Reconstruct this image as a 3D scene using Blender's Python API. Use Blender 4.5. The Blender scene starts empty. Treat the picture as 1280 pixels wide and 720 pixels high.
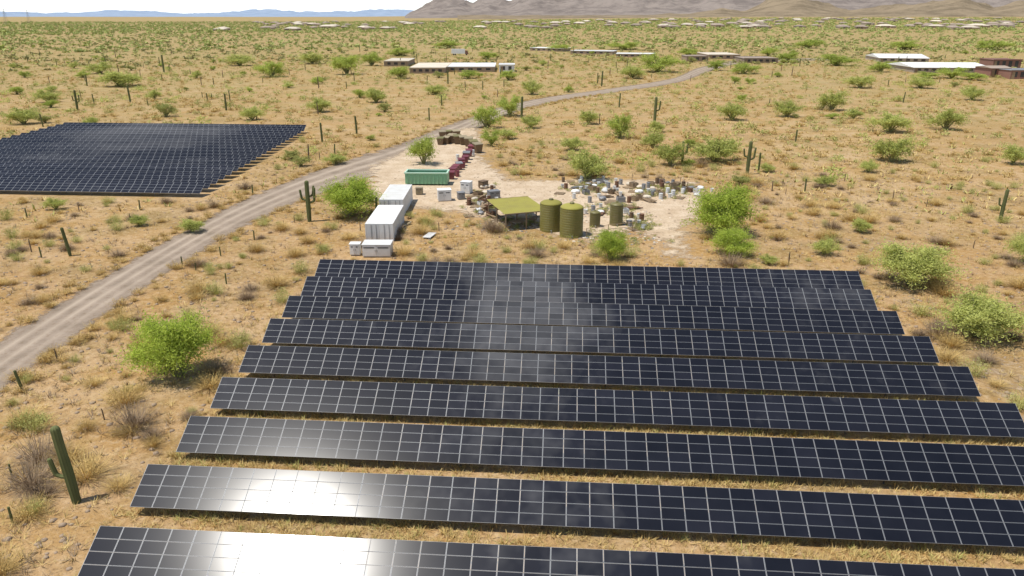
import bpy, math, random, bmesh
import numpy as np
from mathutils import Vector, noise, Matrix
random.seed(7); rng=np.random.default_rng(11)
scene=bpy.context.scene
COL=scene.collection
H=25.0; F=914.0; TH=math.atan(338/F)
CT,ST=math.cos(TH),math.sin(TH)
def ray(px,py):
    a=(px-640)/F; b=-(py-360)/F
    return Vector((a, CT+b*ST, -ST+b*CT))
def G(px,py,z=0.0):
    d=ray(px,py); t=(H-z)/(-d.z)
    return Vector((d.x*t,d.y*t,z))
def zdepth(p): return p.y*CT+(H-p.z)*ST
# ---------------------------------------------------------------- materials
def mat(name):
    m=bpy.data.materials.new(name); m.use_nodes=True
    nt=m.node_tree; b=nt.nodes["Principled BSDF"]
    return m,nt,b
def noise_n(nt,scale,detail=4,rough=.55,vec=None):
    n=nt.nodes.new('ShaderNodeTexNoise'); n.inputs['Scale'].default_value=scale
    n.inputs['Detail'].default_value=detail; n.inputs['Roughness'].default_value=rough
    if vec is not None: nt.links.new(vec,n.inputs['Vector'])
    return n.outputs['Fac']
def ramp(nt,fac,stops,interp='LINEAR'):
    r=nt.nodes.new('ShaderNodeValToRGB'); r.color_ramp.interpolation=interp
    e=r.color_ramp.elements
    while len(e)<len(stops): e.new(0.5)
    for i,(p,c) in enumerate(stops):
        e[i].position=p
        e[i].color=(c,c,c,1) if isinstance(c,(int,float)) else (*c,1)
    nt.links.new(fac,r.inputs['Fac']); return r.outputs['Color']
def mixc(nt,fac,a,b,mode='MIX'):
    m=nt.nodes.new('ShaderNodeMix'); m.data_type='RGBA'; m.blend_type=mode
    for s,v in ((m.inputs[0],fac),(m.inputs[6],a),(m.inputs[7],b)):
        if isinstance(v,(int,float)): s.default_value=v
        elif isinstance(v,tuple): s.default_value=(*v,1)
        else: nt.links.new(v,s)
    return m.outputs[2]
def math_n(nt,op,a,b=None):
    m=nt.nodes.new('ShaderNodeMath'); m.operation=op
    for i,v in enumerate((a,b)):
        if v is None: continue
        if isinstance(v,(int,float)): m.inputs[i].default_value=v
        else: nt.links.new(v,m.inputs[i])
    return m.outputs[0]
def pos(nt): return nt.nodes.new('ShaderNodeNewGeometry').outputs['Position']
def bump(nt,b,h,strength=.4,dist=.05):
    n=nt.nodes.new('ShaderNodeBump'); n.inputs['Strength'].default_value=strength; n.inputs['Distance'].default_value=dist
    nt.links.new(h,n.inputs['Height']); nt.links.new(n.outputs[0],b.inputs['Normal'])
def painted(name,c,rough=.5,metal=0,var=.25,scale=1.5,dirt=(.28,.2,.12)):
    m,nt,b=mat(name); tc=nt.nodes.new('ShaderNodeTexCoord').outputs['Object']
    f=noise_n(nt,scale,6,.65,tc)
    k=ramp(nt,f,[(.42,0.0),(.72,var)])
    c2=mixc(nt,k,tuple(c),tuple(dirt))
    oi=nt.nodes.new('ShaderNodeObjectInfo').outputs['Random']
    v=ramp(nt,oi,[(0,.8),(1,1.08)])
    nt.links.new(mixc(nt,1.0,c2,v,'MULTIPLY'),b.inputs['Base Color'])
    b.inputs['Roughness'].default_value=rough; b.inputs['Metallic'].default_value=metal
    return m
def leafmat(name,dark,light,trans=.25):
    m,nt,b=mat(name)
    g=nt.nodes.new('ShaderNodeNewGeometry'); oi=nt.nodes.new('ShaderNodeObjectInfo').outputs['Random']
    n1=noise_n(nt,.55,2,.6,g.outputs['Position'])
    a=math_n(nt,'MULTIPLY',g.outputs['Random Per Island'],.45)
    s=math_n(nt,'ADD',a,math_n(nt,'MULTIPLY',n1,.75))
    s=math_n(nt,'ADD',s,math_n(nt,'MULTIPLY',oi,.25))
    c=ramp(nt,s,[(.3,tuple(dark)),(.95,tuple(light))])
    nt.links.new(c,b.inputs['Base Color']); b.inputs['Roughness'].default_value=.8
    b.inputs['Specular IOR Level'].default_value=.1
    if trans>0:
        t=nt.nodes.new('ShaderNodeBsdfTranslucent'); nt.links.new(c,t.inputs['Color'])
        mx=nt.nodes.new('ShaderNodeMixShader'); mx.inputs[0].default_value=trans
        nt.links.new(b.outputs[0],mx.inputs[1]); nt.links.new(t.outputs[0],mx.inputs[2])
        nt.links.new(mx.outputs[0],nt.nodes['Material Output'].inputs['Surface'])
    return m
def ground_material():
    m,nt,b=mat('desert_sand'); p=pos(nt)
    big=noise_n(nt,.022,5,.6,p); mid=noise_n(nt,.16,7,.68,p); fine=noise_n(nt,1.7,6,.72,p); vf=noise_n(nt,8,3,.7,p)
    c=ramp(nt,big,[(.3,(.41,.255,.12)),(.5,(.475,.315,.16)),(.7,(.54,.39,.225))])
    c=mixc(nt,ramp(nt,mid,[(.42,0.0),(.60,.85)]),c,(.38,.22,.07))       # ochre dry grass cover
    m2=noise_n(nt,.09,7,.7,p)
    c=mixc(nt,ramp(nt,m2,[(.48,0.0),(.64,.75)]),c,(.27,.185,.075))      # brown litter
    c=mixc(nt,ramp(nt,fine,[(.50,0.0),(.68,.6)]),c,(.60,.455,.285))
    c=mixc(nt,ramp(nt,fine,[(.30,.8),(.46,0.0)]),c,(.22,.13,.06))
    c=mixc(nt,ramp(nt,vf,[(.32,.8),(.45,0.0)]),c,(.13,.08,.045))
    ln=nt.nodes.new('ShaderNodeVectorMath'); ln.operation='LENGTH'; nt.links.new(p,ln.inputs[0])
    mr=nt.nodes.new('ShaderNodeMapRange'); mr.inputs[1].default_value=80; mr.inputs[2].default_value=600
    nt.links.new(ln.outputs['Value'],mr.inputs[0])
    g1=noise_n(nt,.05,7,.72,p); g2=noise_n(nt,.012,4,.6,p)
    gm=ramp(nt,math_n(nt,'ADD',g1,math_n(nt,'MULTIPLY',g2,.5)),[(.60,0.0),(.82,1.0)])
    gm=math_n(nt,'MULTIPLY',gm,mr.outputs[0])
    c=mixc(nt,math_n(nt,'MULTIPLY',gm,.75),c,(.26,.24,.085))
    c=mixc(nt,math_n(nt,'MULTIPLY',mr.outputs[0],.5),c,(.35,.245,.11))
    nt.links.new(c,b.inputs['Base Color']); b.inputs['Roughness'].default_value=.95
    b.inputs['Specular IOR Level'].default_value=.1
    bump(nt,b,math_n(nt,'ADD',fine,mid),1.0,.2)
    return m
def edge_material(name,c1,c2,c3,trk,ks=.8,dk=(.20,.135,.08)):
    m,nt,b=mat(name); p=pos(nt)
    n1=noise_n(nt,.35,6,.65,p); n2=noise_n(nt,3,5,.7,p)
    c=ramp(nt,n1,[(.32,c1),(.5,c2),(.68,c3)])
    c=mixc(nt,ramp(nt,n2,[(.32,.65),(.5,0.0)]),c,dk)
    at=nt.nodes.new('ShaderNodeAttribute'); at.attribute_name='track'
    c=mixc(nt,math_n(nt,'MULTIPLY',math_n(nt,'MULTIPLY',at.outputs['Fac'],ks),ramp(nt,noise_n(nt,.15,4,.6,p),[(.3,.5),(.6,1.0)])),c,trk)
    nt.links.new(c,b.inputs['Base Color']); b.inputs['Roughness'].default_value=.95; b.inputs['Specular IOR Level'].default_value=.1
    bump(nt,b,n2,.7,.08)
    ae=nt.nodes.new('ShaderNodeAttribute'); ae.attribute_name='edge'
    s=math_n(nt,'ADD',ae.outputs['Fac'],math_n(nt,'MULTIPLY',math_n(nt,'SUBTRACT',noise_n(nt,.5,8,.75,p),.5),2.2))
    al=ramp(nt,s,[(.36,0.0),(.7,1.0)])
    tr=nt.nodes.new('ShaderNodeBsdfTransparent'); mx=nt.nodes.new('ShaderNodeMixShader')
    nt.links.new(al,mx.inputs[0]); nt.links.new(tr.outputs[0],mx.inputs[1]); nt.links.new(b.outputs[0],mx.inputs[2])
    nt.links.new(mx.outputs[0],nt.nodes['Material Output'].inputs['Surface'])
    return m
def glass_material():
    # dark, unevenly dusty glass; a soft reflected sheen is painted into its colour mid-field
    m,nt,b=mat('solar_glass'); p=pos(nt)
    n1=noise_n(nt,.05,4,.55,p); n2=noise_n(nt,.7,2,.6,p)
    k=math_n(nt,'ADD',math_n(nt,'MULTIPLY',n1,.5),math_n(nt,'MULTIPLY',n2,.25))
    sx=nt.nodes.new('ShaderNodeSeparateXYZ'); nt.links.new(p,sx.inputs[0])
    def sheen_patch(cx,cy,rx,ry):
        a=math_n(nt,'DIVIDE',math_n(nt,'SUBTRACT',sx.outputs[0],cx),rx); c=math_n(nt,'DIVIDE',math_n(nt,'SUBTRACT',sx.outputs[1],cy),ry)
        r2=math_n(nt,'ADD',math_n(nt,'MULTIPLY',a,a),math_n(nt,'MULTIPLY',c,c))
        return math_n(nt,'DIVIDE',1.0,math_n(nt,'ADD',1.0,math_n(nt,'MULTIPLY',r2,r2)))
    q=math_n(nt,'ADD',sheen_patch(.5,60,5.5,20),sheen_patch(-78,158,16,22))
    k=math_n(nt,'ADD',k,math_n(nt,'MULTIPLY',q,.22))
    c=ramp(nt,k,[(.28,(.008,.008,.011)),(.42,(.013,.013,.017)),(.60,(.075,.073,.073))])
    oi=nt.nodes.new('ShaderNodeObjectInfo').outputs['Random']
    c=mixc(nt,1.0,c,ramp(nt,oi,[(0,.7),(1,1.3)]),'MULTIPLY')
    nt.links.new(c,b.inputs['Base Color'])
    b.inputs['Roughness'].default_value=.14; b.inputs['Specular IOR Level'].default_value=.5
    return m
M={}
M['ground']=ground_material()
M['road']=edge_material('dirt_road_soil',(.21,.165,.12),(.28,.22,.165),(.34,.27,.205),(.46,.37,.28),.8)
M['yard']=edge_material('packed_yard_soil',(.44,.325,.21),(.53,.41,.28),(.62,.50,.36),(.5,.4,.3),.8,(.26,.18,.11))
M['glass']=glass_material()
M['alu']=painted('aluminium_frame',(.30,.31,.32),.5,.2,.1)
M['steel']=painted('galvanised_steel',(.24,.235,.23),.5,.5,.3)
M['white']=painted('white_paint',(.74,.73,.69),.5,0,.25,1.2,(.45,.38,.3))
M['whiteroof']=painted('white_roof_paint',(.78,.77,.73),.6,0,.3,.8,(.5,.43,.35))
M['mint']=painted('mint_green_paint',(.20,.42,.24),.5,0,.3,1.0,(.3,.3,.2))
M['mintl']=painted('light_mint_paint',(.50,.70,.52),.5,0,.15,1.0,(.4,.45,.3))
M['maroon']=painted('maroon_paint',(.18,.03,.045),.5,0,.3)
M['brown']=painted('brown_plastic',(.16,.10,.05),.6,0,.3)
M['khaki']=painted('khaki_lid',(.33,.27,.16),.6,0,.3)
M['tank']=painted('olive_tank_plastic',(.23,.20,.045),.5,0,.35,.7,(.32,.27,.12))
M['tankd']=painted('dark_olive_plastic',(.17,.15,.045),.5,0,.3)
M['canopy']=painted('yellow_olive_canopy',(.31,.28,.045),.75,0,.6,.5,(.22,.18,.05))
M['wood']=painted('weathered_wood',(.30,.21,.12),.8,0,.4,3)
M['dark']=painted('dark_opening',(.03,.03,.03),.6)
M['grey']=painted('grey_metal',(.26,.26,.26),.5,.2,.3)
M['rust']=painted('rusty_steel',(.18,.085,.045),.8,.1,.4)
M['adobe']=painted('adobe_wall',(.38,.28,.19),.9,0,.3,.3)
M['tanroof']=painted('cream_roof',(.62,.54,.42),.8,0,.3,.2)
M['redwall']=painted('red_brown_wall',(.27,.13,.095),.8,0,.3,.4)
M['tile']=painted('clay_tile_roof',(.33,.26,.20),.8,0,.3,.3)
M['houseWall']=painted('tan_stucco',(.42,.34,.26),.9,0,.2,.3)
M['rock']=painted('desert_rock',(.38,.28,.19),.9,0,.5,2)
M['blue']=painted('blue_plastic',(.08,.20,.42),.5)
M['bark']=painted('green_brown_bark',(.24,.23,.09),.9,0,.4,4)
M['cactus']=leafmat('saguaro_skin',(.065,.075,.03),(.15,.16,.065),0.0)
M['deadcactus']=painted('dry_cactus_wood',(.14,.095,.055),.9,0,.4,3)
M['twig']=leafmat('dead_twigs',(.15,.10,.06),(.34,.25,.16),0)
M['pvn']=leafmat('bright_palo_verde_leaves',(.28,.36,.045),(.56,.65,.12),.45)
M['pv']=leafmat('palo_verde_leaves',(.26,.32,.055),(.51,.57,.13),.4)
M['pv2']=leafmat('pale_palo_verde_leaves',(.32,.35,.085),(.57,.59,.18),.4)
M['creo']=leafmat('creosote_leaves',(.24,.24,.07),(.49,.47,.155),0)
M['dry']=leafmat('dry_brush_leaves',(.30,.185,.055),(.61,.44,.17),0)
M['tuft']=leafmat('dry_grass_blades',(.35,.235,.075),(.67,.51,.22),0)
M['mesq']=leafmat('olive_desert_leaves',(.22,.23,.065),(.42,.42,.135),.25)
M['farveg']=leafmat('far_olive_leaves',(.24,.225,.085),(.40,.37,.15),0)
M['fargreen']=leafmat('far_green_leaves',(.24,.275,.08),(.42,.46,.15),0)
# ---------------------------------------------------------------- mesh builder
class MB:
    def __init__(s): s.v=[]; s.f=[]; s.m=[]
    def add(s,vs,fs,mi=0):
        o=len(s.v); s.v+= [tuple(v) for v in vs]; s.f+=[tuple(i+o for i in f) for f in fs]; s.m+=[mi]*len(fs)
    def box(s,x0,x1,y0,y1,z0,z1,mi=0):
        vs=[(x,y,z) for z in (z0,z1) for x,y in ((x0,y0),(x1,y0),(x1,y1),(x0,y1))]
        s.add(vs,[(3,2,1,0),(4,5,6,7),(0,1,5,4),(1,2,6,5),(2,3,7,6),(3,0,4,7)],mi)
    def obox(s,c,ax,ay,az,mi=0):
        c=Vector(c); vs=[c+ax*i+ay*j+az*k for k in(-1,1) for i,j in((-1,-1),(1,-1),(1,1),(-1,1))]
        s.add(vs,[(3,2,1,0),(4,5,6,7),(0,1,5,4),(1,2,6,5),(2,3,7,6),(3,0,4,7)],mi)
    def beam(s,a,b,w,mi=0):
        a=Vector(a);b=Vector(b);d=(b-a); z=d.normalized(); x=z.orthogonal().normalized(); y=z.cross(x)
        s.obox((a+b)/2,x*w/2,y*w/2,d/2,mi)
    def lathe(s,prof,segs=20,c=(0,0,0),mi=0):
        vs=[];fs=[]
        for r,z in prof:
            for i in range(segs):
                a=2*math.pi*i/segs; vs.append((c[0]+r*math.cos(a),c[1]+r*math.sin(a),c[2]+z))
        n=len(prof)
        for j in range(n-1):
            for i in range(segs):
                k=(i+1)%segs; fs.append((j*segs+i,j*segs+k,(j+1)*segs+k,(j+1)*segs+i))
        fs.append(tuple(range(segs))[::-1]); fs.append(tuple((n-1)*segs+i for i in range(segs)))
        s.add(vs,fs,mi)
    def tube(s,path,radii,segs=8,mi=0,rib=0):
        path=[Vector(p) for p in path]; vs=[];fs=[];n=len(path); x=None
        for j,p in enumerate(path):
            t=(path[min(j+1,n-1)]-path[max(j-1,0)]).normalized()
            if x is None: x=t.orthogonal().normalized()
            x=(x-t*x.dot(t)).normalized(); y=t.cross(x)
            for i in range(segs):
                a=2*math.pi*i/segs; r=radii[j]*(1+(rib if i%2 else -rib)); vs.append(p+(x*math.cos(a)+y*math.sin(a))*r)
        for j in range(n-1):
            for i in range(segs):
                k=(i+1)%segs; fs.append((j*segs+i,j*segs+k,(j+1)*segs+k,(j+1)*segs+i))
        fs.append(tuple(range(segs))[::-1]); fs.append(tuple((n-1)*segs+i for i in range(segs)))
        s.add(vs,fs,mi)
    def mesh(s,name,mats,smooth=False):
        me=bpy.data.meshes.new(name); me.from_pydata(s.v,[],s.f)
        for m in mats: me.materials.append(m)
        me.polygons.foreach_set('material_index',s.m)
        if smooth: me.polygons.foreach_set('use_smooth',[True]*len(s.f))
        me.update(); return me
def fastmesh(name,V,Q,mats):
    V=np.asarray(V,dtype=np.float32); Q=np.asarray(Q,dtype=np.int32); k=Q.shape[1]
    me=bpy.data.meshes.new(name); me.vertices.add(len(V)); me.vertices.foreach_set('co',V.ravel())
    me.loops.add(Q.size); me.loops.foreach_set('vertex_index',Q.ravel())
    me.polygons.add(len(Q)); me.polygons.foreach_set('loop_start',np.arange(0,Q.size,k,dtype=np.int32))
    me.update(calc_edges=True)
    for m in mats: me.materials.append(m)
    return me
def thing(name,me,loc=(0,0,0),rz=0,sc=1,label='',cat='',group=None):
    o=bpy.data.objects.new(name,me); COL.objects.link(o); o.location=loc; o.rotation_euler[2]=rz
    o.scale=(sc,sc,sc) if isinstance(sc,(int,float)) else sc
    o['label']=label; o['category']=cat
    if group: o['group']=group
    return o
def part(name,me,par,loc=(0,0,0),rot=None,label=None):
    o=bpy.data.objects.new(name,me); COL.objects.link(o); o.parent=par; o.location=loc
    if rot is not None: o.rotation_euler=rot
    if label: o['label']=label
    return o
def structure(name,me,kind='structure'):
    o=bpy.data.objects.new(name,me); COL.objects.link(o); o['kind']=kind; return o
# ---------------------------------------------------------------- terrain
def zg(x,y):
    d=math.hypot(x,y)
    if d<900: return 0.0
    az=math.degrees(math.atan2(x,y)); k=.0035+.006*min(1,max(0,(az+12)/30)) if y>0 else .003
    return k*(d-900)*min(1,(d-900)/600)
radii=[0,15,30,60,100,150,220,320,450,600,750,900,1050,1200,1400,1700,2000,2500,3000,4000,5000,6500,8000,11000,15000]
NA=120; V=[];Q=[]
for r in radii:
    for i in range(NA):
        a=2*math.pi*i/NA; x,y=r*math.sin(a),r*math.cos(a); V.append((x,y,zg(x,y) if r>0 else 0))
for j in range(len(radii)-1):
    for i in range(NA):
        k=(i+1)%NA; Q.append((j*NA+i,(j+1)*NA+i,(j+1)*NA+k,j*NA+k))
me=bpy.data.meshes.new('ground'); me.from_pydata(V,[],Q); me.materials.append(M['ground'])
bm=bmesh.new(); bm.from_mesh(me); bmesh.ops.remove_doubles(bm,verts=bm.verts,dist=.01)
bm.normal_update()
for f in bm.faces:
    if f.normal.z<0: f.normal_flip()
bm.to_mesh(me); bm.free()
structure('ground',me)
def mountain(name,az0,az1,env,r0,r1,col1,col2,nr=36,na=260,seed=0,rough=1.0,bs=.6):
    V=[];Q=[]
    for i in range(na+1):
        az=az0+(az1-az0)*i/na; px=640+975*math.tan(math.radians(az))
        hpx=np.interp(px,[e[0] for e in env],[e[1] for e in env])
        for j in range(nr+1):
            t=j/nr; r=r0+(r1-r0)*t; x,y=r*math.sin(math.radians(az)),r*math.cos(math.radians(az))
            crest=.62; prof=(t/crest)**1.25 if t<crest else max(0,1-(t-crest)/(1-crest))
            rc=r0+(r1-r0)*crest; Hm=(hpx/975*rc+25) if hpx>0.3 else 0
            rd=1-abs(noise.noise(Vector((x/620+seed,y/900,.3))))*2; rd2=1-abs(noise.noise(Vector((x/210+seed,y/380,2.3))))*2
            rd3=1-abs(noise.noise(Vector((x/80,y/140,4.1))))*2
            z=Hm*prof*(1+rough*(-.40+.28*rd+.22*rd2+.10*rd3))
            V.append((x,y,zg(x,y)*(1-prof*.8)+z-8*(1-min(1,t*8))))
    for i in range(na):
        for j in range(nr):
            a=i*(nr+1)+j; Q.append((a,a+nr+1,a+nr+2,a+1))
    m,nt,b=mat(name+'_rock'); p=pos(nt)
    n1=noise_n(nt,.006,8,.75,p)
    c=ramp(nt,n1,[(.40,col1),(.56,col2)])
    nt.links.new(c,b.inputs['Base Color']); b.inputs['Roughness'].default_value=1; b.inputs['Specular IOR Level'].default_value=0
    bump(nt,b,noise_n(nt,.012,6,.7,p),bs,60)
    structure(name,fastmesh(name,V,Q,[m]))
env=[(380,0),(505,0),(515,6),(540,17),(565,24),(590,17),(612,26),(640,20),(660,30),(690,28),(720,40),(800,52),(860,48),(900,70),(1000,85),(1060,65),(1120,75),(1280,100),(1700,70)]
mountain('mountains',-9,48,env,5200,9800,(.19,.16,.14),(.29,.245,.21),nr=44,na=420)
env2=[(500,2),(860,3),(900,12),(930,5),(960,17),(1000,20),(1060,6),(1150,14),(1200,22),(1240,8),(1280,16),(1600,20)]
mountain('hills',-4,48,env2,3800,5600,(.19,.15,.10),(.30,.235,.155),nr=24,seed=5,na=320)
env3=[(-600,9),(-100,7),(0,6),(60,4),(150,8),(230,5),(330,9),(400,6),(480,10),(540,7),(640,2),(900,2)]
mountain('distant_hills',-48,10,env3,10500,13500,(.26,.33,.43),(.31,.38,.48),nr=10,seed=9,rough=.6)  # blue air haze is painted into these hills' rock colour
# ---------------------------------------------------------------- road / yard
def inpoly(P,X,Y):
    P=np.asarray(P); n=len(P); ins=np.zeros(np.shape(X),bool); j=n-1
    for i in range(n):
        xi,yi=P[i];xj,yj=P[j]
        c=((yi>Y)!=(yj>Y))&(X<(xj-xi)*(Y-yi)/((yj-yi) or 1e-9)+xi); ins^=c; j=i
    return ins
def polydist(P,X,Y):
    d=np.full(np.shape(X),1e9); n=len(P)
    for i in range(n):
        ax,ay=P[i];bx,by=P[(i+1)%n]; dx,dy=bx-ax,by-ay; t=np.clip(((X-ax)*dx+(Y-ay)*dy)/(dx*dx+dy*dy+1e-9),0,1)
        d=np.minimum(d,np.hypot(X-ax-t*dx,Y-ay-t*dy))
    return d
pairs=[((-300,640),(-300,765)),((-140,513),(-140,596)),((0,425),(0,492)),((150,334),(120,402)),((290,257),(258,310)),((380,219),(345,265)),((440,198),(430,234)),((500,180),(500,211)),((550,160),(558,184)),((590,146),(602,159)),((625,134),(640,142)),((680,122),(690,128)),((760,111),(765,116)),((840,98),(848,103)),((876,84),(892,88)),((930,75),(940,78)),((1060,72),(1060,75))]
Lw=[G(*a) for a,b in pairs]; Rw=[G(*b) for a,b in pairs]
def cr(P,n=10):
    out=[]
    for i in range(len(P)-1):
        p0,p1,p2,p3=P[max(i-1,0)],P[i],P[i+1],P[min(i+2,len(P)-1)]
        for k in range(n):
            t=k/n; out.append(.5*((2*p1)+(p2-p0)*t+(2*p0-5*p1+4*p2-p3)*t*t+(3*p1-p0-3*p2+p3)*t**3))
    out.append(P[-1]); return out
Ls,Rs=cr(Lw),cr(Rw)
V=[];Q=[];E=[];T=[];NC=32
for i,(a,b) in enumerate(zip(Ls,Rs)):
    for j in range(NC+1):
        t=-.15+1.3*j/NC; p=a+(b-a)*t; V.append((p.x,p.y,.02))
        E.append(max(0,min(1,min(t+.15,1.15-t)*3)));
        T.append(min(1,math.exp(-((t-.26)/.05)**2)+math.exp(-((t-.50)/.05)**2)+.7*math.exp(-((t-.72)/.04)**2)))
for i in range(len(Ls)-1):
    for j in range(NC):
        a=i*(NC+1)+j; Q.append((a,a+1,a+NC+2,a+NC+1))
me=fastmesh('dirt_road',V,Q,[M['road']])
me.attributes.new('edge','FLOAT','POINT').data.foreach_set('value',E)
me.attributes.new('track','FLOAT','POINT').data.foreach_set('value',T)
bm=bmesh.new(); bm.from_mesh(me)
for f in bm.faces:
    if f.normal.z<0: f.normal_flip()
bm.to_mesh(me); bm.free()
structure('dirt_road',me)
ROAD=[(p.x,p.y) for p in Ls]+[(p.x,p.y) for p in Rs[::-1]]
def sandpatch(name,px,z,soft,cell=.8,mat_='yard'):
    P=[tuple(G(*p)[:2]) for p in px]
    A=np.array(P); x0,y0=A.min(0)-2; x1,y1=A.max(0)+2
    xs=np.arange(x0,x1+cell,cell); ys=np.arange(y0,y1+cell,cell); X,Y=np.meshgrid(xs,ys)
    ins=inpoly(P,X,Y); d=polydist(P,X,Y)*np.where(ins,1,-1)
    e=np.clip(d/soft*.5+.25,0,1); ok=d>-1.5
    idx=-np.ones(X.shape,int); idx[ok]=np.arange(ok.sum())
    V=np.stack([X[ok],Y[ok],np.full(ok.sum(),z)],1)
    a=idx[:-1,:-1];b=idx[:-1,1:];c=idx[1:,1:];dd=idx[1:,:-1]; k=(a>=0)&(b>=0)&(c>=0)&(dd>=0)
    Q=np.stack([a[k],b[k],c[k],dd[k]],1)
    me=fastmesh(name,V,Q,[M[mat_]]); me.attributes.new('edge','FLOAT','POINT').data.foreach_set('value',e[ok].astype(np.float32))
    structure(name,me); return P
YARD=sandpatch('packed_dirt_yard',[(452,210),(520,177),(575,159),(604,159),(612,198),(645,224),(760,221),(880,227),(905,255),(868,284),(880,326),(830,330),(812,302),(790,295),(735,306),(660,290),(560,266),(520,264),(452,252)],.035,3)
TRACK=sandpatch('bare_sandy_verge',[(1070,322),(1100,330),(1190,400),(1290,470),(1400,560),(1500,720),(1330,720),(1265,520),(1180,430),(1100,360)],.028,5)
# ---------------------------------------------------------------- solar arrays
YAW=math.radians(4.0); U=Vector((math.cos(YAW),-math.sin(YAW),0)); P_=Vector((math.sin(YAW),math.cos(YAW),0))
BETA=math.radians(28); S=P_*math.cos(BETA)+Vector((0,0,math.sin(BETA))); NRM=U.cross(S).normalized()
MW,MH,GAP=1.2,.61,.018; CW=MW+GAP; CH=MH+GAP; ZB=.62; SL=4*CH
ZT=ZB+SL*math.sin(BETA)
def module_mesh():
    b=MB(); fw=.014; t=.035
    b.box(0,MW,0,MH,-t,-.004,1)
    for x0,x1,y0,y1 in((0,MW,0,fw*.6),(0,MW,MH-fw*.6,MH),(0,fw*1.2,fw*.6,MH-fw*.6),(MW-fw*1.2,MW,fw*.6,MH-fw*.6)):
        b.box(x0,x1,y0,y1,-.0035,.006,1)
    b.add([(fw*1.2,fw*.6,0),(MW-fw*1.2,fw*.6,0),(MW-fw*1.2,MH-fw*.6,0),(fw*1.2,MH-fw*.6,0)],[(0,1,2,3)],0)
    return b
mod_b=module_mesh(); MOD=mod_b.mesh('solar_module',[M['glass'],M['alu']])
def merged_modules(cells):
    mv=np.array(mod_b.v,dtype=np.float64); V=[];fs=[];mi=[]
    cb,sb=math.cos(BETA),math.sin(BETA)
    for n,(i,j) in enumerate(cells):
        v=mv.copy(); v[:,0]+=i*CW; yy=v[:,1]+j*CH; zz=v[:,2]
        V.append(np.stack([v[:,0],yy*cb-zz*sb,yy*sb+zz*cb+ZB],1)); fs+=[tuple(q+n*len(mv) for q in f) for f in mod_b.f]; mi+=mod_b.m
    me=bpy.data.meshes.new('solar_module'); me.from_pydata(np.concatenate(V).tolist(),[],fs)
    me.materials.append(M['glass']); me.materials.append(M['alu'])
    me.polygons.foreach_set('material_index',mi); me.update(); return me
def frame_mesh():
    b=MB(); cb,sb=math.cos(BETA),math.sin(BETA)
    def s(t,o=0): return (0,t*cb+o*sb,ZB+t*sb-o*cb)
    b.beam(s(.05,.14),s(SL-.05,.14),.08)
    f=s(.55,.17); r=s(SL-.5,.17)
    b.beam((0,f[1],-.2),f,.09); b.beam((0,r[1],-.2),r,.09); b.beam((0,r[1],.3),s(1.2,.18),.05)
    return b.mesh('support_frame',[M['steel']])
FRAME=frame_mesh()
rail_cache={}
def rail_mesh(n):
    if n in rail_cache: return rail_cache[n]
    b=MB(); L=n*CW-GAP
    b.box(-.05,L+.05,-.03,.03,-.03,.03); rail_cache[n]=b.mesh('rail',[M['steel']]); return rail_cache[n]
full_cache={}
def build_row(org,n,detail,label,group):
    o=thing('solar_panel_row',None,org,-YAW,1,label,'solar panels',group)
    cells=[(i,j) for i in range(n) for j in range(4)]
    cb,sb=math.cos(BETA),math.sin(BETA)
    if detail:
        def dist(c):
            p=org+U*(c[0]+.5)*CW+P_*(c[1]*CH*cb)
            zd=p.y*CT+H*ST; px=640+F*p.x/zd
            return (0 if 0<px<1280 else 1000)+ (p-Vector((0,0,H))).length
        cells.sort(key=dist)
        for (i,j) in cells[:100]:
            part('solar_module',MOD,o,(i*CW,j*CH*cb,ZB+j*CH*sb),(BETA,0,0))
        st=part('solar_module',merged_modules(cells[100:]),o); st['kind']='stuff'
    else:
        if n not in full_cache: full_cache[n]=merged_modules(cells)
        part('panel_surface',full_cache[n],o)
    for t in (.55,1.95):
        part('rail',rail_mesh(n),o,(0,t*cb+.075*sb,ZB+t*sb-.075*cb))
    i=2
    while i<n:
        part('support_frame',FRAME,o,(i*CW,0,0)); i+=4
    return o
leftpx=[(402,322),(384,345),(361,370),(336,400),(309,433),(277,472),(238,520),(187,578),(130,652)]
rightpx=[(1066,336),(1094,361),(1128,388),(1165,420),(1206,457),(1257,503)]
rows=[]
TL=[G(x,y,ZT) for x,y in leftpx]
pl=[t.dot(P_) for t in TL]; k=np.polyfit(range(9),pl,1)
TR=[G(x,y,ZT) for x,y in rightpx]
ru=[t.dot(U) for t in TR]
for r in range(9):
    pu=TL[r].dot(U); pp=float(np.polyval(k,r)); re=ru[r] if r<6 else ru[5]+(r-5)*.2
    n=int(round((re-pu)/CW)); org=U*pu+P_*(pp-SL*math.cos(BETA))
    rows.append((org,n)); build_row(org,n,True,'long tilted row of dark blue-black solar panels on steel frames','rows of solar panels in the large field')
o0,n0=rows[0]; o1,n1=rows[-1]
FA=[o0+P_*3,o0+U*n0*CW+P_*3,o1+U*(n1*CW+1)-P_*5,o1-P_*5-U*1]; FARR=[(p.x,p.y) for p in FA]
NR=20; y0=G(250,243,.5); y1=G(382,156,ZT)
LAr=[]
for r in range(NR):
    t=r/(NR-1); pR=y0.lerp(Vector((y1.x,y1.y-2,0)),t); pR.z=0
    nn=48; org=pR-U*nn*CW
    build_row(org,nn,False,'tilted row of dark solar panels beside the dirt road','rows of solar panels in the smaller field'); LAr.append((org,pR))
LARR=[(LAr[0][0].x,LAr[0][0].y-2),(LAr[0][1].x+1,LAr[0][1].y-2),(LAr[-1][1].x+1,LAr[-1][1].y+4),(LAr[-1][0].x,LAr[-1][0].y+4)]
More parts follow.
